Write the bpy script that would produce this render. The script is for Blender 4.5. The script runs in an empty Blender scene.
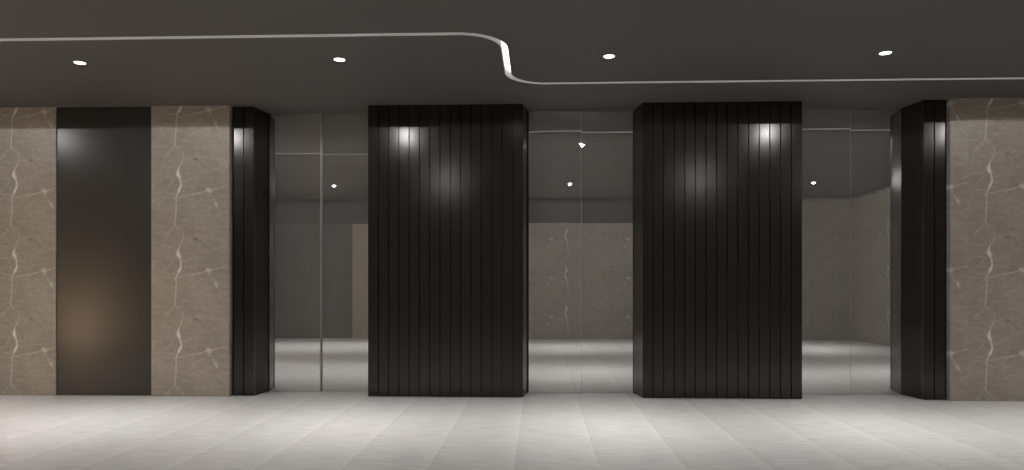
import bpy, bmesh, math
from mathutils import Vector

S = bpy.context.scene
COL = S.collection

# ------------------------------------------------------------------ camera
EYE = 1.28
cam_data = bpy.data.cameras.new('camera')
cam = bpy.data.objects.new('camera', cam_data)
COL.objects.link(cam)
cam.location = (0, 0, EYE)
cam.rotation_euler = (math.radians(90), 0, math.radians(2.18))
cam_data.sensor_width = 36
cam_data.lens = 36 * 709 / 1024
cam_data.shift_y = 50 / 1024
cam_data.clip_start = 0.02
S.camera = cam

# ------------------------------------------------------------------ world + exposure
W = bpy.data.worlds.new('world'); S.world = W; W.use_nodes = True
W.node_tree.nodes['Background'].inputs[0].default_value = (0.02, 0.02, 0.02, 1)
S.view_settings.view_transform = 'Standard'
S.view_settings.look = 'None'
S.view_settings.exposure = 0.0
S.view_settings.gamma = 1.0
S.view_settings.use_curve_mapping = False

# ------------------------------------------------------------------ room sizes (metres)
H = 3.34            # ceiling height
XL, XR = -7.3, 7.3  # side walls
YF = -0.06          # wall behind the camera
YW = 8.0            # marble face of the lift wall
YS = 8.05           # face of the slatted cladding
YD = 8.38           # face of the nearer door leaves
SLANT = 0.055       # how far the jambs lean into the openings
ROWS = (6.41, 2.30)                      # the two rows of downlights
LX = [-6.70, -4.25, -1.82, 0.63, 3.07, 5.51]
WIDE_W, POOL_W, POOL_EXP = 21.0, 430.0, 12.0   # broad and concentrated share of each downlight (watts), exponent of the beam

# ------------------------------------------------------------------ helpers
def link(name, bm, mat, parent=None, smooth=False):
    me = bpy.data.meshes.new(name)
    bmesh.ops.recalc_face_normals(bm, faces=bm.faces[:])
    bm.to_mesh(me); bm.free()
    if smooth:
        for p in me.polygons: p.use_smooth = True
    me.materials.append(mat)
    o = bpy.data.objects.new(name, me); COL.objects.link(o)
    if parent: o.parent = parent
    return o

def empty(name, loc=(0, 0, 0)):
    o = bpy.data.objects.new(name, None); COL.objects.link(o)
    o.location = loc; o.empty_display_size = .1
    return o

def tag(o, label=None, cat=None, group=None, kind=None):
    if label: o['label'] = label
    if cat: o['category'] = cat
    if group: o['group'] = group
    if kind: o['kind'] = kind
    return o

def box(bm, x0, x1, y0, y1, z0, z1, bevel=0):
    vs = [bm.verts.new((x, y, z)) for x in (x0, x1) for y in (y0, y1) for z in (z0, z1)]
    fs = []
    for f in ((0, 1, 3, 2), (4, 6, 7, 5), (0, 4, 5, 1), (2, 3, 7, 6), (0, 2, 6, 4), (1, 5, 7, 3)):
        fs.append(bm.faces.new([vs[i] for i in f]))
    if bevel:
        es = list({e for f in fs for e in f.edges})
        bmesh.ops.bevel(bm, geom=es, offset=bevel, segments=2, affect='EDGES', profile=.5)

def prism(bm, pts, z0, z1):
    a = [bm.verts.new((x, y, z0)) for x, y in pts]
    b = [bm.verts.new((x, y, z1)) for x, y in pts]
    n = len(pts)
    for i in range(n):
        bm.faces.new((a[i], a[(i + 1) % n], b[(i + 1) % n], b[i]))
    bm.faces.new(a); bm.faces.new(b[::-1])

def lathe(bm, prof, seg=40):
    rings = []
    for r, z in prof:
        rings.append([bm.verts.new((r * math.cos(t * 2 * math.pi / seg), r * math.sin(t * 2 * math.pi / seg), z)) for t in range(seg)])
    for a, b in zip(rings, rings[1:]):
        for i in range(seg):
            bm.faces.new((a[i], a[(i + 1) % seg], b[(i + 1) % seg], b[i]))
    return rings

# ------------------------------------------------------------------ node helpers
def newmat(name):
    m = bpy.data.materials.new(name); m.use_nodes = True
    nt = m.node_tree
    return m, nt, nt.nodes['Principled BSDF']

def simple(name, col, rough, metal=0.0, spec=0.5, emit=None, estr=0):
    m, nt, b = newmat(name)
    b.inputs['Base Color'].default_value = (*col, 1)
    b.inputs['Roughness'].default_value = rough
    b.inputs['Metallic'].default_value = metal
    b.inputs['Specular IOR Level'].default_value = spec
    if emit:
        b.inputs['Emission Color'].default_value = (*emit, 1)
        b.inputs['Emission Strength'].default_value = estr
    return m

class N:
    def __init__(s, nt): s.nt = nt
    def new(s, t, **k):
        n = s.nt.nodes.new(t)
        for a, v in k.items(): setattr(n, a, v)
        return n
    def put(s, inp, v):
        if isinstance(v, (int, float)): inp.default_value = v
        else: s.nt.links.new(v, inp)
    def m(s, op, a, b=None, c=None, clamp=False):
        n = s.new('ShaderNodeMath', operation=op); n.use_clamp = clamp
        s.put(n.inputs[0], a)
        if b is not None: s.put(n.inputs[1], b)
        if c is not None: s.put(n.inputs[2], c)
        return n.outputs[0]
    def step(s, v, lo, hi, a=0.0, b=1.0):       # smooth ramp lo..hi -> a..b
        n = s.new('ShaderNodeMapRange', interpolation_type='SMOOTHSTEP')
        s.put(n.inputs['Value'], v)
        s.put(n.inputs['From Min'], lo); s.put(n.inputs['From Max'], hi)
        s.put(n.inputs['To Min'], a); s.put(n.inputs['To Max'], b)
        return n.outputs[0]
    def curve(s, v, pts):                        # v in 0..1 -> piecewise smooth curve
        n = s.new('ShaderNodeFloatCurve')
        c = n.mapping.curves[0]
        n.mapping.use_clip = False
        c.points[0].location = pts[0]; c.points[1].location = pts[-1]
        for p in pts[1:-1]: c.points.new(*p)
        n.mapping.update()
        s.put(n.inputs['Value'], v)
        return n.outputs[0]
    def noise(s, vec, scale, detail=3, rough=.5, dist=0):
        n = s.new('ShaderNodeTexNoise')
        n.inputs['Scale'].default_value = scale; n.inputs['Detail'].default_value = detail
        n.inputs['Roughness'].default_value = rough; n.inputs['Distortion'].default_value = dist
        if vec is not None: s.nt.links.new(vec, n.inputs['Vector'])
        return n.outputs['Fac']
    def mapping(s, vec, scale=(1, 1, 1), loc=(0, 0, 0), rot=(0, 0, 0)):
        n = s.new('ShaderNodeMapping')
        n.inputs['Scale'].default_value = scale; n.inputs['Location'].default_value = loc
        n.inputs['Rotation'].default_value = rot
        s.nt.links.new(vec, n.inputs['Vector'])
        return n.outputs[0]
    def mix(s, fac, a, b):
        n = s.new('ShaderNodeMix', data_type='RGBA')
        s.put(n.inputs[0], fac)
        for i, v in ((6, a), (7, b)):
            if isinstance(v, tuple): n.inputs[i].default_value = (*v, 1)
            else: s.nt.links.new(v, n.inputs[i])
        return n.outputs[2]

# ------------------------------------------------------------------ materials
def marble():
    """brown-grey marble cut in tiles 0.92 m high that repeat one veined pattern; local x = across, z = up"""
    m, nt, b = newmat('brown_marble'); n = N(nt)
    tc = n.new('ShaderNodeTexCoord').outputs['Object']
    sep = n.new('ShaderNodeSeparateXYZ'); nt.links.new(tc, sep.inputs[0])
    X, Z = sep.outputs['X'], sep.outputs['Z']
    P = 1.83
    VH = .92
    jit = n.m('MULTIPLY', n.m('SUBTRACT', n.noise(n.mapping(tc), 11, 6, .7), .5), .055)
    u = n.m('SUBTRACT', n.m('FLOORED_MODULO', n.m('ADD', X, .62), P), .62)
    uj = n.m('ADD', u, jit)
    v = n.m('FLOORED_MODULO', n.m('MULTIPLY', Z, -1), VH)        # down from the fork
    t = n.m('DIVIDE', v, VH)
    # tiled coordinate for the fine texture
    cv = n.new('ShaderNodeCombineXYZ')
    nt.links.new(u, cv.inputs[0]); nt.links.new(v, cv.inputs[2])
    uv = cv.outputs[0]
    # main vein: x offset as a function of height
    xs = [(0, -.005), (.03, .02), (.09, .088), (.17, .088), (.26, .045), (.32, .033), (.38, .052),
          (.46, .068), (.52, .045), (.60, .014), (.70, .010), (.84, .002), (.92, -.005)]
    vx = n.m('SUBTRACT', n.curve(t, [(a / VH, c + .5) for a, c in xs]), .5)
    ws = [(0, .006), (.09, .004), (.2, .004), (.28, .010), (.31, .017), (.36, .019), (.40, .011), (.47, .012),
          (.54, .013), (.60, .008), (.70, .006), (.84, .005), (.92, .006)]
    wd = n.curve(t, [(a / VH, c) for a, c in ws])
    bs = [(0, .45), (.09, .35), (.2, .35), (.27, .55), (.33, .9), (.45, .7), (.54, .75), (.62, .5), (.8, .45), (.92, .45)]
    br = n.curve(t, [(a / VH, c) for a, c in bs])
    d = n.m('ABSOLUTE', n.m('SUBTRACT', n.m('ADD', u, n.m('MULTIPLY', jit, .7)), vx))
    vein = n.m('MULTIPLY', n.step(n.m('DIVIDE', d, wd), .2, 1.9, 1, 0), n.m('MULTIPLY', br, 1.15))
    # left prong of the fork
    def seg(x0, z0, x1, z1, w, s):
        """soft line segment in the tile (x across, z down)"""
        dx, dz = x1 - x0, z1 - z0; L2 = dx * dx + dz * dz
        px = n.m('SUBTRACT', uj, x0); pz = n.m('SUBTRACT', v, z0)
        k = n.m('DIVIDE', n.m('ADD', n.m('MULTIPLY', px, dx), n.m('MULTIPLY', pz, dz)), L2, clamp=True)
        ex = n.m('SUBTRACT', px, n.m('MULTIPLY', k, dx)); ez = n.m('SUBTRACT', pz, n.m('MULTIPLY', k, dz))
        dd = n.m('SQRT', n.m('ADD', n.m('MULTIPLY', ex, ex), n.m('MULTIPLY', ez, ez)))
        return n.step(dd, 0, w * 1.25, s * .95, 0)
    segs = [(-.005, .0, -.06, .06, .012, .4), (-.06, .06, -.13, .14, .012, .32), (-.33, .03, -.30, .16, .012, .25),
            (.39, .52, .40, .525, .040, .75), (.40, .54, .47, .68, .010, .32), (.465, .665, .485, .705, .018, .55),
            (.04, .60, .24, .565, .010, .45), (.24, .565, .39, .52, .010, .5), (.39, .53, .60, .47, .010, .5),
            (.09, .11, .22, .24, .009, .16), (.27, .10, .34, .20, .008, .14), (.50, .80, .58, .88, .010, .22),
            (.57, .16, .60, .26, .010, .28), (-.34, .62, -.10, .60, .008, .14), (-.16, .60, -.36, .72, .008, .14),
            (.10, .62, .52, .66, .008, .10), (.80, .12, .92, .55, .010, .28), (.92, .55, 1.06, .80, .010, .25), (1.02, .30, 1.16, .25, .02, .3)]
    gate = n.step(n.noise(uv, 13, 5, .75), .36, .58, .25, 1)
    for s_ in segs[3:4] + segs[5:6]:
        vein = n.m('MAXIMUM', vein, seg(*s_))
    thin = n.m('MULTIPLY', d, 0)
    for s_ in segs[:3] + segs[4:5] + segs[6:]:
        thin = n.m('MAXIMUM', thin, seg(*s_))
    vein = n.m('MAXIMUM', vein, n.m('MULTIPLY', thin, gate))
    # hair-thin random crackle
    wv = n.new('ShaderNodeTexVoronoi', feature='DISTANCE_TO_EDGE'); wv.inputs['Scale'].default_value = 7
    cj = n.new('ShaderNodeCombineXYZ')
    nt.links.new(n.m('ADD', u, n.m('MULTIPLY', jit, 2.5)), cj.inputs[0]); nt.links.new(n.m('ADD', v, n.m('MULTIPLY', jit, -2)), cj.inputs[2])
    nt.links.new(cj.outputs[0], wv.inputs['Vector'])
    crack = n.m('MULTIPLY', n.step(wv.outputs['Distance'], 0, .035, .22, 0), gate)
    vein = n.m('MAXIMUM', vein, crack)
    vein = n.m('MULTIPLY', vein, n.step(n.noise(uv, 24, 4, .7), .34, .60, .4, 1))
    dark = seg(.225, .16, .245, .165, .02, .6)
    # ground colour: horizontal sediment streaks + fine grain
    streak = n.noise(n.mapping(uv, scale=(1.6, 1, 6)), 3.0, 7, .68, 1.0)
    grain = n.noise(n.mapping(uv, scale=(1, 1, 1.8)), 45, 5, .7)
    cloud = n.noise(uv, 3.2, 3)
    g = n.m('ADD', n.m('MULTIPLY', streak, .40), n.m('ADD', n.m('MULTIPLY', grain, .35), n.m('MULTIPLY', cloud, .25)))
    base = n.mix(n.step(g, .36, .66), (.275, .244, .205), (.385, .349, .300))
    base = n.mix(dark, base, (.10, .08, .065))
    colr = n.mix(vein, base, (.84, .80, .745))
    nt.links.new(colr, b.inputs['Base Color'])
    b.inputs['Roughness'].default_value = .42
    b.inputs['Specular IOR Level'].default_value = .4
    return m

def floor_mat():
    m, nt, b = newmat('grey_floor_tile'); n = N(nt)
    tc = n.new('ShaderNodeTexCoord').outputs['Object']
    sep = n.new('ShaderNodeSeparateXYZ'); nt.links.new(tc, sep.inputs[0])
    X, Y = sep.outputs['X'], sep.outputs['Y']
    T = .6
    fx = n.m('DIVIDE', n.m('FLOORED_MODULO', n.m('ADD', X, .175), T), T)      # 0..1 across a tile
    fy = n.m('FLOORED_MODULO', n.m('ADD', Y, .3), 1.2)
    cv = n.new('ShaderNodeCombineXYZ')
    nt.links.new(n.m('MULTIPLY', fx, T), cv.inputs[0]); nt.links.new(fy, cv.inputs[1])
    streak = n.noise(n.mapping(cv.outputs[0], scale=(1.2, 7, 1)), 3, 6, .62, .4)
    fine = n.noise(n.mapping(tc, scale=(1.2, 9, 1)), 3, 6, .65)
    cloud = n.noise(tc, .9, 3)
    pos = n.curve(fx, [(0, .34), (.04, .40), (.35, .52), (.75, .56), (.93, .66), (1, .82)])
    joint = n.step(n.m('MINIMUM', fx, n.m('SUBTRACT', 1, fx)), .001, .008, 1, 0)
    g = n.m('ADD', n.m('MULTIPLY', pos, .26), n.m('ADD', n.m('MULTIPLY', streak, .42), n.m('ADD', n.m('MULTIPLY', fine, .32), n.m('MULTIPLY', cloud, .10))))
    base = n.mix(n.step(g, .32, .72), (.45, .443, .434), (.74, .73, .718))
    nt.links.new(n.mix(n.m('MULTIPLY', joint, .25), base, (.62, .60, .58)), b.inputs['Base Color'])
    nt.links.new(n.step(streak, .3, .7, .36, .46), b.inputs['Roughness'])
    b.inputs['Specular IOR Level'].default_value = .5
    bump = n.new('ShaderNodeBump'); bump.inputs['Strength'].default_value = .25; bump.inputs['Distance'].default_value = .002
    nt.links.new(joint, bump.inputs['Height']); bump.invert = True
    nt.links.new(bump.outputs[0], b.inputs['Normal'])
    return m

def ceiling_mat():
    m, nt, b = newmat('charcoal_ceiling_paint'); n = N(nt)
    tc = n.new('ShaderNodeTexCoord').outputs['Object']
    f = n.noise(tc, 120, 2)
    nt.links.new(n.mix(f, (.088, .083, .078), (.096, .090, .085)), b.inputs['Base Color'])
    b.inputs['Roughness'].default_value = .7
    return m

def metal_black(name, col, rough, stretch=True, coat=0):
    m, nt, b = newmat(name); n = N(nt)
    tc = n.new('ShaderNodeTexCoord').outputs['Object']
    f = n.noise(n.mapping(tc, scale=(60, 60, 1.0)), 3, 3)
    nt.links.new(n.step(f, .3, .7, rough - .02, rough + .02), b.inputs['Roughness'])
    b.inputs['Base Color'].default_value = (*col, 1)
    b.inputs['Specular IOR Level'].default_value = .5
    return m

def door_mat():
    """tinted mirror steel with a thin satin haze"""
    m, nt, b = newmat('tinted_mirror_steel'); n = N(nt)
    b.inputs['Base Color'].default_value = (.79, .80, .785, 1)
    b.inputs['Metallic'].default_value = 1
    b.inputs['Roughness'].default_value = 0
    b2 = n.new('ShaderNodeBsdfPrincipled')
    b2.inputs['Base Color'].default_value = (.33, .322, .315, 1)
    b2.inputs['Metallic'].default_value = 0
    b2.inputs['Roughness'].default_value = .5; b2.inputs['Specular IOR Level'].default_value = .2
    mx = n.new('ShaderNodeMixShader'); mx.inputs[0].default_value = .24
    nt.links.new(b.outputs[0], mx.inputs[1]); nt.links.new(b2.outputs[0], mx.inputs[2])
    nt.links.new(mx.outputs[0], nt.nodes['Material Output'].inputs['Surface'])
    return m

M_MARBLE = marble()
M_FLOOR = floor_mat()
M_CEIL = ceiling_mat()
M_SLAT = metal_black('black_satin_metal', (.0105, .0102, .010), .21)
M_PANEL = simple('black_glass_panel', (.026, .025, .023), .28)
M_DARK = simple('dark_grey_lacquer', (.10, .097, .094), .55)
M_HEAD = simple('charcoal_lacquer', (.060, .060, .060), .5)
M_DOOR = door_mat()
M_EDGE = simple('painted_edge_reflection', (.42, .41, .395), .5, spec=.3)  # plain pale grey, paints the reflection seen along the leaf edge
M_WALL = simple('grey_plaster', (.12, .115, .11), .8)
M_TRIM = simple('white_metal_trim', (.35, .34, .33), .4)
M_LENS = simple('lit_downlight_lens', (.8, .8, .8), .5, emit=(1, .97, .93), estr=9)
M_LED = simple('lit_led_diffuser', (.8, .8, .8), .5, emit=(1, .97, .94), estr=3.0)
M_CHAN = simple('white_channel_paint', (.30, .295, .29), .6)
M_WARM = simple('lit_warm_lens', (.8, .7, .6), .5, emit=(1, .62, .30), estr=6)

# ------------------------------------------------------------------ floor and ceiling
bm = bmesh.new(); box(bm, XL - .2, XR + .2, YF - .2, 8.7, -.12, 0)
tag(link('floor', bm, M_FLOOR), kind='structure')

# the slot that snakes over the ceiling: centre line
SW = .066      # slot width
SD = .075      # slot depth
R = .37
YA, YB, XC = 5.79, 7.25, -.30
path = []
nst = 14
path.append((XL, YA)); path.append((XC - R, YA))
for i in range(1, nst + 1):
    a = math.pi / 2 * i / nst
    path.append((XC - R + R * math.sin(a), YA + R - R * math.cos(a)))
for i in range(0, nst + 1):
    a = math.pi / 2 * i / nst
    path.append((XC + R - R * math.cos(a), YB - R + R * math.sin(a)))
path.append((XR, YB))
def offset(path, d):
    out = []
    for i, p in enumerate(path):
        a = Vector(path[max(i - 1, 0)]); b = Vector(path[min(i + 1, len(path) - 1)])
        t = (b - a).normalized(); nrm = Vector((-t.y, t.x))
        out.append((p[0] + nrm.x * d, p[1] + nrm.y * d))
    return out
far_edge = offset(path, SW / 2)      # towards the lift wall
near_edge = offset(path, -SW / 2)
bm = bmesh.new()
def ceiling_field(edge, yend):
    """underside between the slot edge and a straight line, in strips, plus the slot's own upright face"""
    e = [(XL - .2, edge[0][1])] + edge + [(XR + .2, edge[-1][1])]
    for a, b in zip(e, e[1:]):
        bm.faces.new([bm.verts.new(p) for p in ((*a, H), (*b, H), (*b, H + SD), (*a, H + SD))])
        if b[0] - a[0] > 1e-4:
            bm.faces.new([bm.verts.new(p) for p in ((*a, H), (*b, H), (b[0], yend, H), (a[0], yend, H))])
ceiling_field(near_edge, YF - .2)
ceiling_field(far_edge, 8.7)
bmesh.ops.remove_doubles(bm, verts=bm.verts[:], dist=1e-5)
box(bm, XL - .2, XR + .2, YF - .2, 8.7, H + SD, H + SD + .1)
ceil = link('ceiling', bm, M_CEIL); tag(ceil, kind='structure')

# the lit strip inside the slot
strip = empty('ceiling_light_strip', (0, 0, H))
tag(strip, 'thin white light line recessed in the charcoal ceiling with one S-bend', 'light strip')
def ribbon(off0, off1, z0, z1):
    b = bmesh.new()
    A = offset(path, off0); B = offset(path, off1)
    va = [[b.verts.new((p[0], p[1], z)) for p in e] for e, z in ((A, z0), (B, z0), (B, z1), (A, z1))]
    for i in range(len(path) - 1):
        for k in range(4):
            a, c = va[k], va[(k + 1) % 4]
            b.faces.new((a[i], a[i + 1], c[i + 1], c[i]))
    b.faces.new([v[0] for v in va]); b.faces.new([v[-1] for v in va][::-1])
    return b
for s in (-1, 1):
    link('channel_side', ribbon(s * (SW / 2 - .0005), s * (SW / 2 - .004), -.001, SD - .008), M_CHAN, strip)
link('diffuser', ribbon(-SW / 2 + .004, SW / 2 - .004, SD - .012, SD - .004), M_LED, strip)

# ------------------------------------------------------------------ lift wall
bm = bmesh.new(); box(bm, XL - .2, XR + .2, 8.5, 8.7, 0, H)
wall_back = tag(link('wall_back', bm, M_WALL), kind='structure')
def slab(x0, x1, u0, y0=YW, y1=8.5, flip=False):
    o = None
    b = bmesh.new(); box(b, x0 - u0, x1 - u0, 0, y1 - y0, -.13, H - .13)
    o = link('marble_slab', b, M_MARBLE, wall_back)
    o.location = (u0, y0, .13)
    return o
slab(XL, -5.59, -6.12)
slab(-4.46, -3.547, -4.18)
slab(4.535, 4.73, 4.14)
slab(4.73, XR, 4.916)

# the black panel between the two marble slabs
t = empty('wall_panel', (-5.025, 8.015, 0))
tag(t, 'tall glossy black panel between two brown marble slabs', 'wall panel')
bm = bmesh.new(); box(bm, -.563, .563, 0, .03, .004, H - .002, bevel=.002)
link('glossy_face', bm, M_PANEL, t)
bm = bmesh.new(); box(bm, -.56, .56, .031, .484, .002, H - .003)
link('backing_box', bm, M_SLAT, t)

# ------------------------------------------------------------------ slatted black cladding
def slat_profile(x0, x1, n, y, lead=0, groove=.011, depth=.024, ch=.0007, back=.03):
    """outline of n upright slats side by side"""
    X0, X1 = x0, x1
    x0, x1 = (x0 + max(lead, 0), x1 + min(lead, 0))      # a shadow gap on the marble side
    w = (x1 - x0) / n
    pts = [(X0, y + depth), (x0, y + depth)] if lead > 0 else []
    for i in range(n):
        a = x0 + i * w + (groove / 2 if i else 0)
        b = x0 + (i + 1) * w - (groove / 2 if i < n - 1 else 0)
        if i: pts += [(a, y + depth)]
        pts += [(a, y + ch), (a + ch, y), (b - ch, y), (b, y + ch)]
        if i < n - 1: pts += [(b, y + depth)]
    if lead < 0: pts += [(x1, y + depth), (X1, y + depth)]
    pts += [(X1, y + depth + back), (X0, y + depth + back)]
    return pts

def jamb(x_front, x_back, sgn):
    """slanted side panel; sgn = +1 when its body lies towards +x"""
    b = bmesh.new(); th = .03
    pts = [(x_front, .0525), (x_back, .448), (x_back + sgn * th, .448), (x_front + sgn * th, .0525)]
    prism(b, pts, .002, H - .002)
    return b

def column(name, x0, x1, n, left, right, label, cat, group):
    cx = (x0 + x1) / 2
    t = empty(name, (cx, YS, 0)); tag(t, label, cat, group)
    b = bmesh.new(); prism(b, slat_profile(x0 - cx, x1 - cx, n, 0, lead=(0 if left and right else .026 if right else -.026)), .006, H - .002)
    bmesh.ops.triangulate(b, faces=[f for f in b.faces if len(f.verts) > 4])
    link('slatted_front', b, M_SLAT, t)
    if left: link('side_panel', jamb(x0 - cx, x0 - cx - SLANT * 1.2, 1), M_SLAT, t)
    if right: link('side_panel', jamb(x1 - cx, x1 - cx + SLANT * 1.2, -1), M_SLAT, t)
    return t

column('slatted_column', -1.956, -.181, 15, True, True,
       'wide black slatted column between the left and middle lift doors, below the ceiling bend', 'column', 'wide slatted columns')
column('slatted_column', 1.166, 2.941, 15, True, True,
       'wide black slatted column between the middle and right lift doors', 'column', 'wide slatted columns')
column('slatted_pilaster', -3.544, -3.285, 2, False, True,
       'narrow black two-slat pilaster left of the left lift door, against marble', 'pilaster', 'narrow slatted pilasters')
column('slatted_pilaster', 4.275, 4.532, 2, True, False,
       'narrow black two-slat pilaster right of the right lift door, against marble', 'pilaster', 'narrow slatted pilasters')

# ------------------------------------------------------------------ lift doors
def lift_door(name, x0, x1):
    d = empty(name, ((x0 + x1) / 2, YD, 0)); tag(d, kind='structure')
    w = (x1 - x0) / 2
    b = bmesh.new(); box(b, -w, .006, 0, .046, .002, H - .002, bevel=.001)
    leaf = link('door_leaf', b, M_DOOR, d)
    b = bmesh.new(); box(b, .0062, .0082, .001, .0465, .002, H - .002)  # added sliver whose light colour stands in for the edge's reflection
    link('edge_reflection_strip', b, M_EDGE, leaf)
    b = bmesh.new(); box(b, 0, w, .0475, .08, .002, H - .002)
    link('door_leaf', b, M_DOOR, d)
    return d
lift_door('door_1', -3.228, -2.014)
lift_door('door_2', -.123, 1.108)
lift_door('door_3', 2.999, 4.217)

# ------------------------------------------------------------------ the other walls (seen in the doors)
bm = bmesh.new(); box(bm, XL - .2, XR + .2, YF - .2, YF - .02, 0, H)
wall_front = tag(link('wall_front', bm, M_WALL), kind='structure')
def front_slab(x0, x1, u0, z1):
    b = bmesh.new(); box(b, u0 - x1, u0 - x0, 0, .02, -.13, z1 - .13)
    o = link('marble_slab', b, M_MARBLE, wall_front)
    o.location = (u0, YF, .13); o.rotation_euler.z = math.pi
    return o
front_slab(-4.49, 4.0, .69, 2.75)
front_slab(4.0, XR, 6.0, H)
bm = bmesh.new(); box(bm, XL, 4.0, YF - .02, YF, 2.75, H)
link('header_panel', bm, M_HEAD, wall_front)
bm = bmesh.new(); box(bm, XL, -4.49, YF - .02, YF, 0, 2.75)
link('dark_panel', bm, M_DARK, wall_front)
def yz_wall(name, x, sgn):
    # local x runs along the wall, local y into it
    b = bmesh.new()
    L = 8.5 - YF
    o = None
    if sgn > 0:   # right wall: local x -> -world y, local y -> +world x
        box(b, -L, 0, 0, .2, -.13, H - .13)
        o = link(name, b, M_MARBLE); o.rotation_euler.z = -math.pi / 2; o.location = (x, YF, .13)
    else:         # left wall: local x -> +world y, local y -> -world x
        box(b, 0, L, 0, .2, -.13, H - .13)
        o = link(name, b, M_MARBLE); o.rotation_euler.z = math.pi / 2; o.location = (x, YF, .13)
    tag(o, kind='structure'); return o
yz_wall('wall_right', XR, 1)
yz_wall('wall_left', XL, -1)

# ------------------------------------------------------------------ recessed downlights
def beam(name, cut):
    """point source with the beam of a recessed downlight: bright core, broad skirt, nothing above the cut-off"""
    L = bpy.data.lights.new(name, 'POINT'); L.energy = 1; L.color = (1, .97, .95); L.shadow_soft_size = .008
    L.use_nodes = True
    nt = L.node_tree; n = N(nt)
    em = nt.nodes['Emission']
    tc = n.new('ShaderNodeTexCoord').outputs['Normal']
    sep = n.new('ShaderNodeSeparateXYZ'); nt.links.new(tc, sep.inputs[0])
    c = n.m('MULTIPLY', sep.outputs['Z'], -1)
    cc = n.m('MAXIMUM', c, 0)
    I = n.m('ADD', n.m('MULTIPLY', n.m('POWER', cc, POOL_EXP), POOL_W), WIDE_W)
    ratio = n.m('SUBTRACT', c, n.m('MULTIPLY', n.m('ABSOLUTE', sep.outputs['Y']), cut))
    I = n.m('MULTIPLY', I, n.step(ratio, 0.0, .006))
    nt.links.new(I, em.inputs['Strength'])
    return L
BEAM_REAR = None
def downlight():
    t = empty('ceiling_downlight', (0, 0, H))
    b = bmesh.new(); lathe(b, [(.047, .0), (.047, -.004), (.056, -.004), (.058, -.001), (.058, .0)])
    link('trim_ring', b, M_TRIM, t, smooth=False)
    b = bmesh.new(); r = lathe(b, [(.046, -.0005), (.046, -.003)]); b.faces.new(r[1]); b.faces.new(r[0][::-1])
    link('lens', b, M_LENS, t)
    o = bpy.data.objects.new('lamp', beam('front_row_beam', .145)); COL.objects.link(o); o.parent = t; o.location = (0, 0, -.012)
    return t
proto = downlight()
def spot_label(x, row):
    if row == 0:
        names = {-6.70: 'small round recessed downlight nearest the left marble wall, front row by the lifts',
                 -4.25: 'small round lit downlight in the ceiling in front of the glossy black panel',
                 -1.82: 'small round lit downlight in front of the left slatted column',
                 0.63: 'small round lit downlight in front of the middle lift door',
                 3.07: 'small round lit downlight in front of the right slatted column',
                 5.51: 'small round recessed downlight in front of the far right marble'}
    else:
        names = {-6.70: 'small round recessed downlight of the rear row at its left end',
                 -4.25: 'small round downlight of the rear row mirrored in the left lift door',
                 -1.82: 'small round downlight of the rear row opposite the left slatted column',
                 0.63: 'small round downlight of the rear row mirrored in the middle lift door',
                 3.07: 'small round downlight of the rear row opposite the right slatted column',
                 5.51: 'small round downlight of the rear row mirrored in the right lift door'}
    return names[x]
first = True
for r_, y in enumerate(ROWS):
    for x in LX:
        if first: t = proto; first = False
        else:
            t = proto.copy(); COL.objects.link(t)
            for ch in list(proto.children):
                c = ch.copy(); COL.objects.link(c); c.parent = t
        t.location = (x, y, H)
        if r_ == 1:
            BEAM_REAR = BEAM_REAR or beam('rear_row_beam', .03)
            for ch in t.children:
                if ch.type == 'LIGHT': ch.data = BEAM_REAR
        tag(t, spot_label(x, r_), 'ceiling light', 'recessed downlights')

# ------------------------------------------------------------------ warm uplight washing the left wall
t = empty('floor_uplight', (-6.62, 4.95, 0))
tag(t, 'small dark floor uplight casting warm light up the left marble wall', 'uplight')
b = bmesh.new(); lathe(b, [(.001, .0), (.08, .0), (.08, .012), (.07, .02), (.07, .10), (.062, .10), (.062, .085), (.001, .085)])
link('housing', b, M_SLAT, t)
b = bmesh.new(); r = lathe(b, [(.061, .0855), (.061, .092)]); b.faces.new(r[1]); b.faces.new(r[0][::-1])
link('lens', b, M_WARM, t)
L = bpy.data.lights.new('warm_lamp', 'SPOT'); L.energy = 1000; L.color = (1, .75, .54)
L.spot_size = math.radians(108); L.spot_blend = 1; L.shadow_soft_size = .05
o = bpy.data.objects.new('warm_lamp', L); COL.objects.link(o); o.parent = t; o.location = (0, 0, .15)
o.rotation_euler = (0, math.radians(180 - 42), 0)
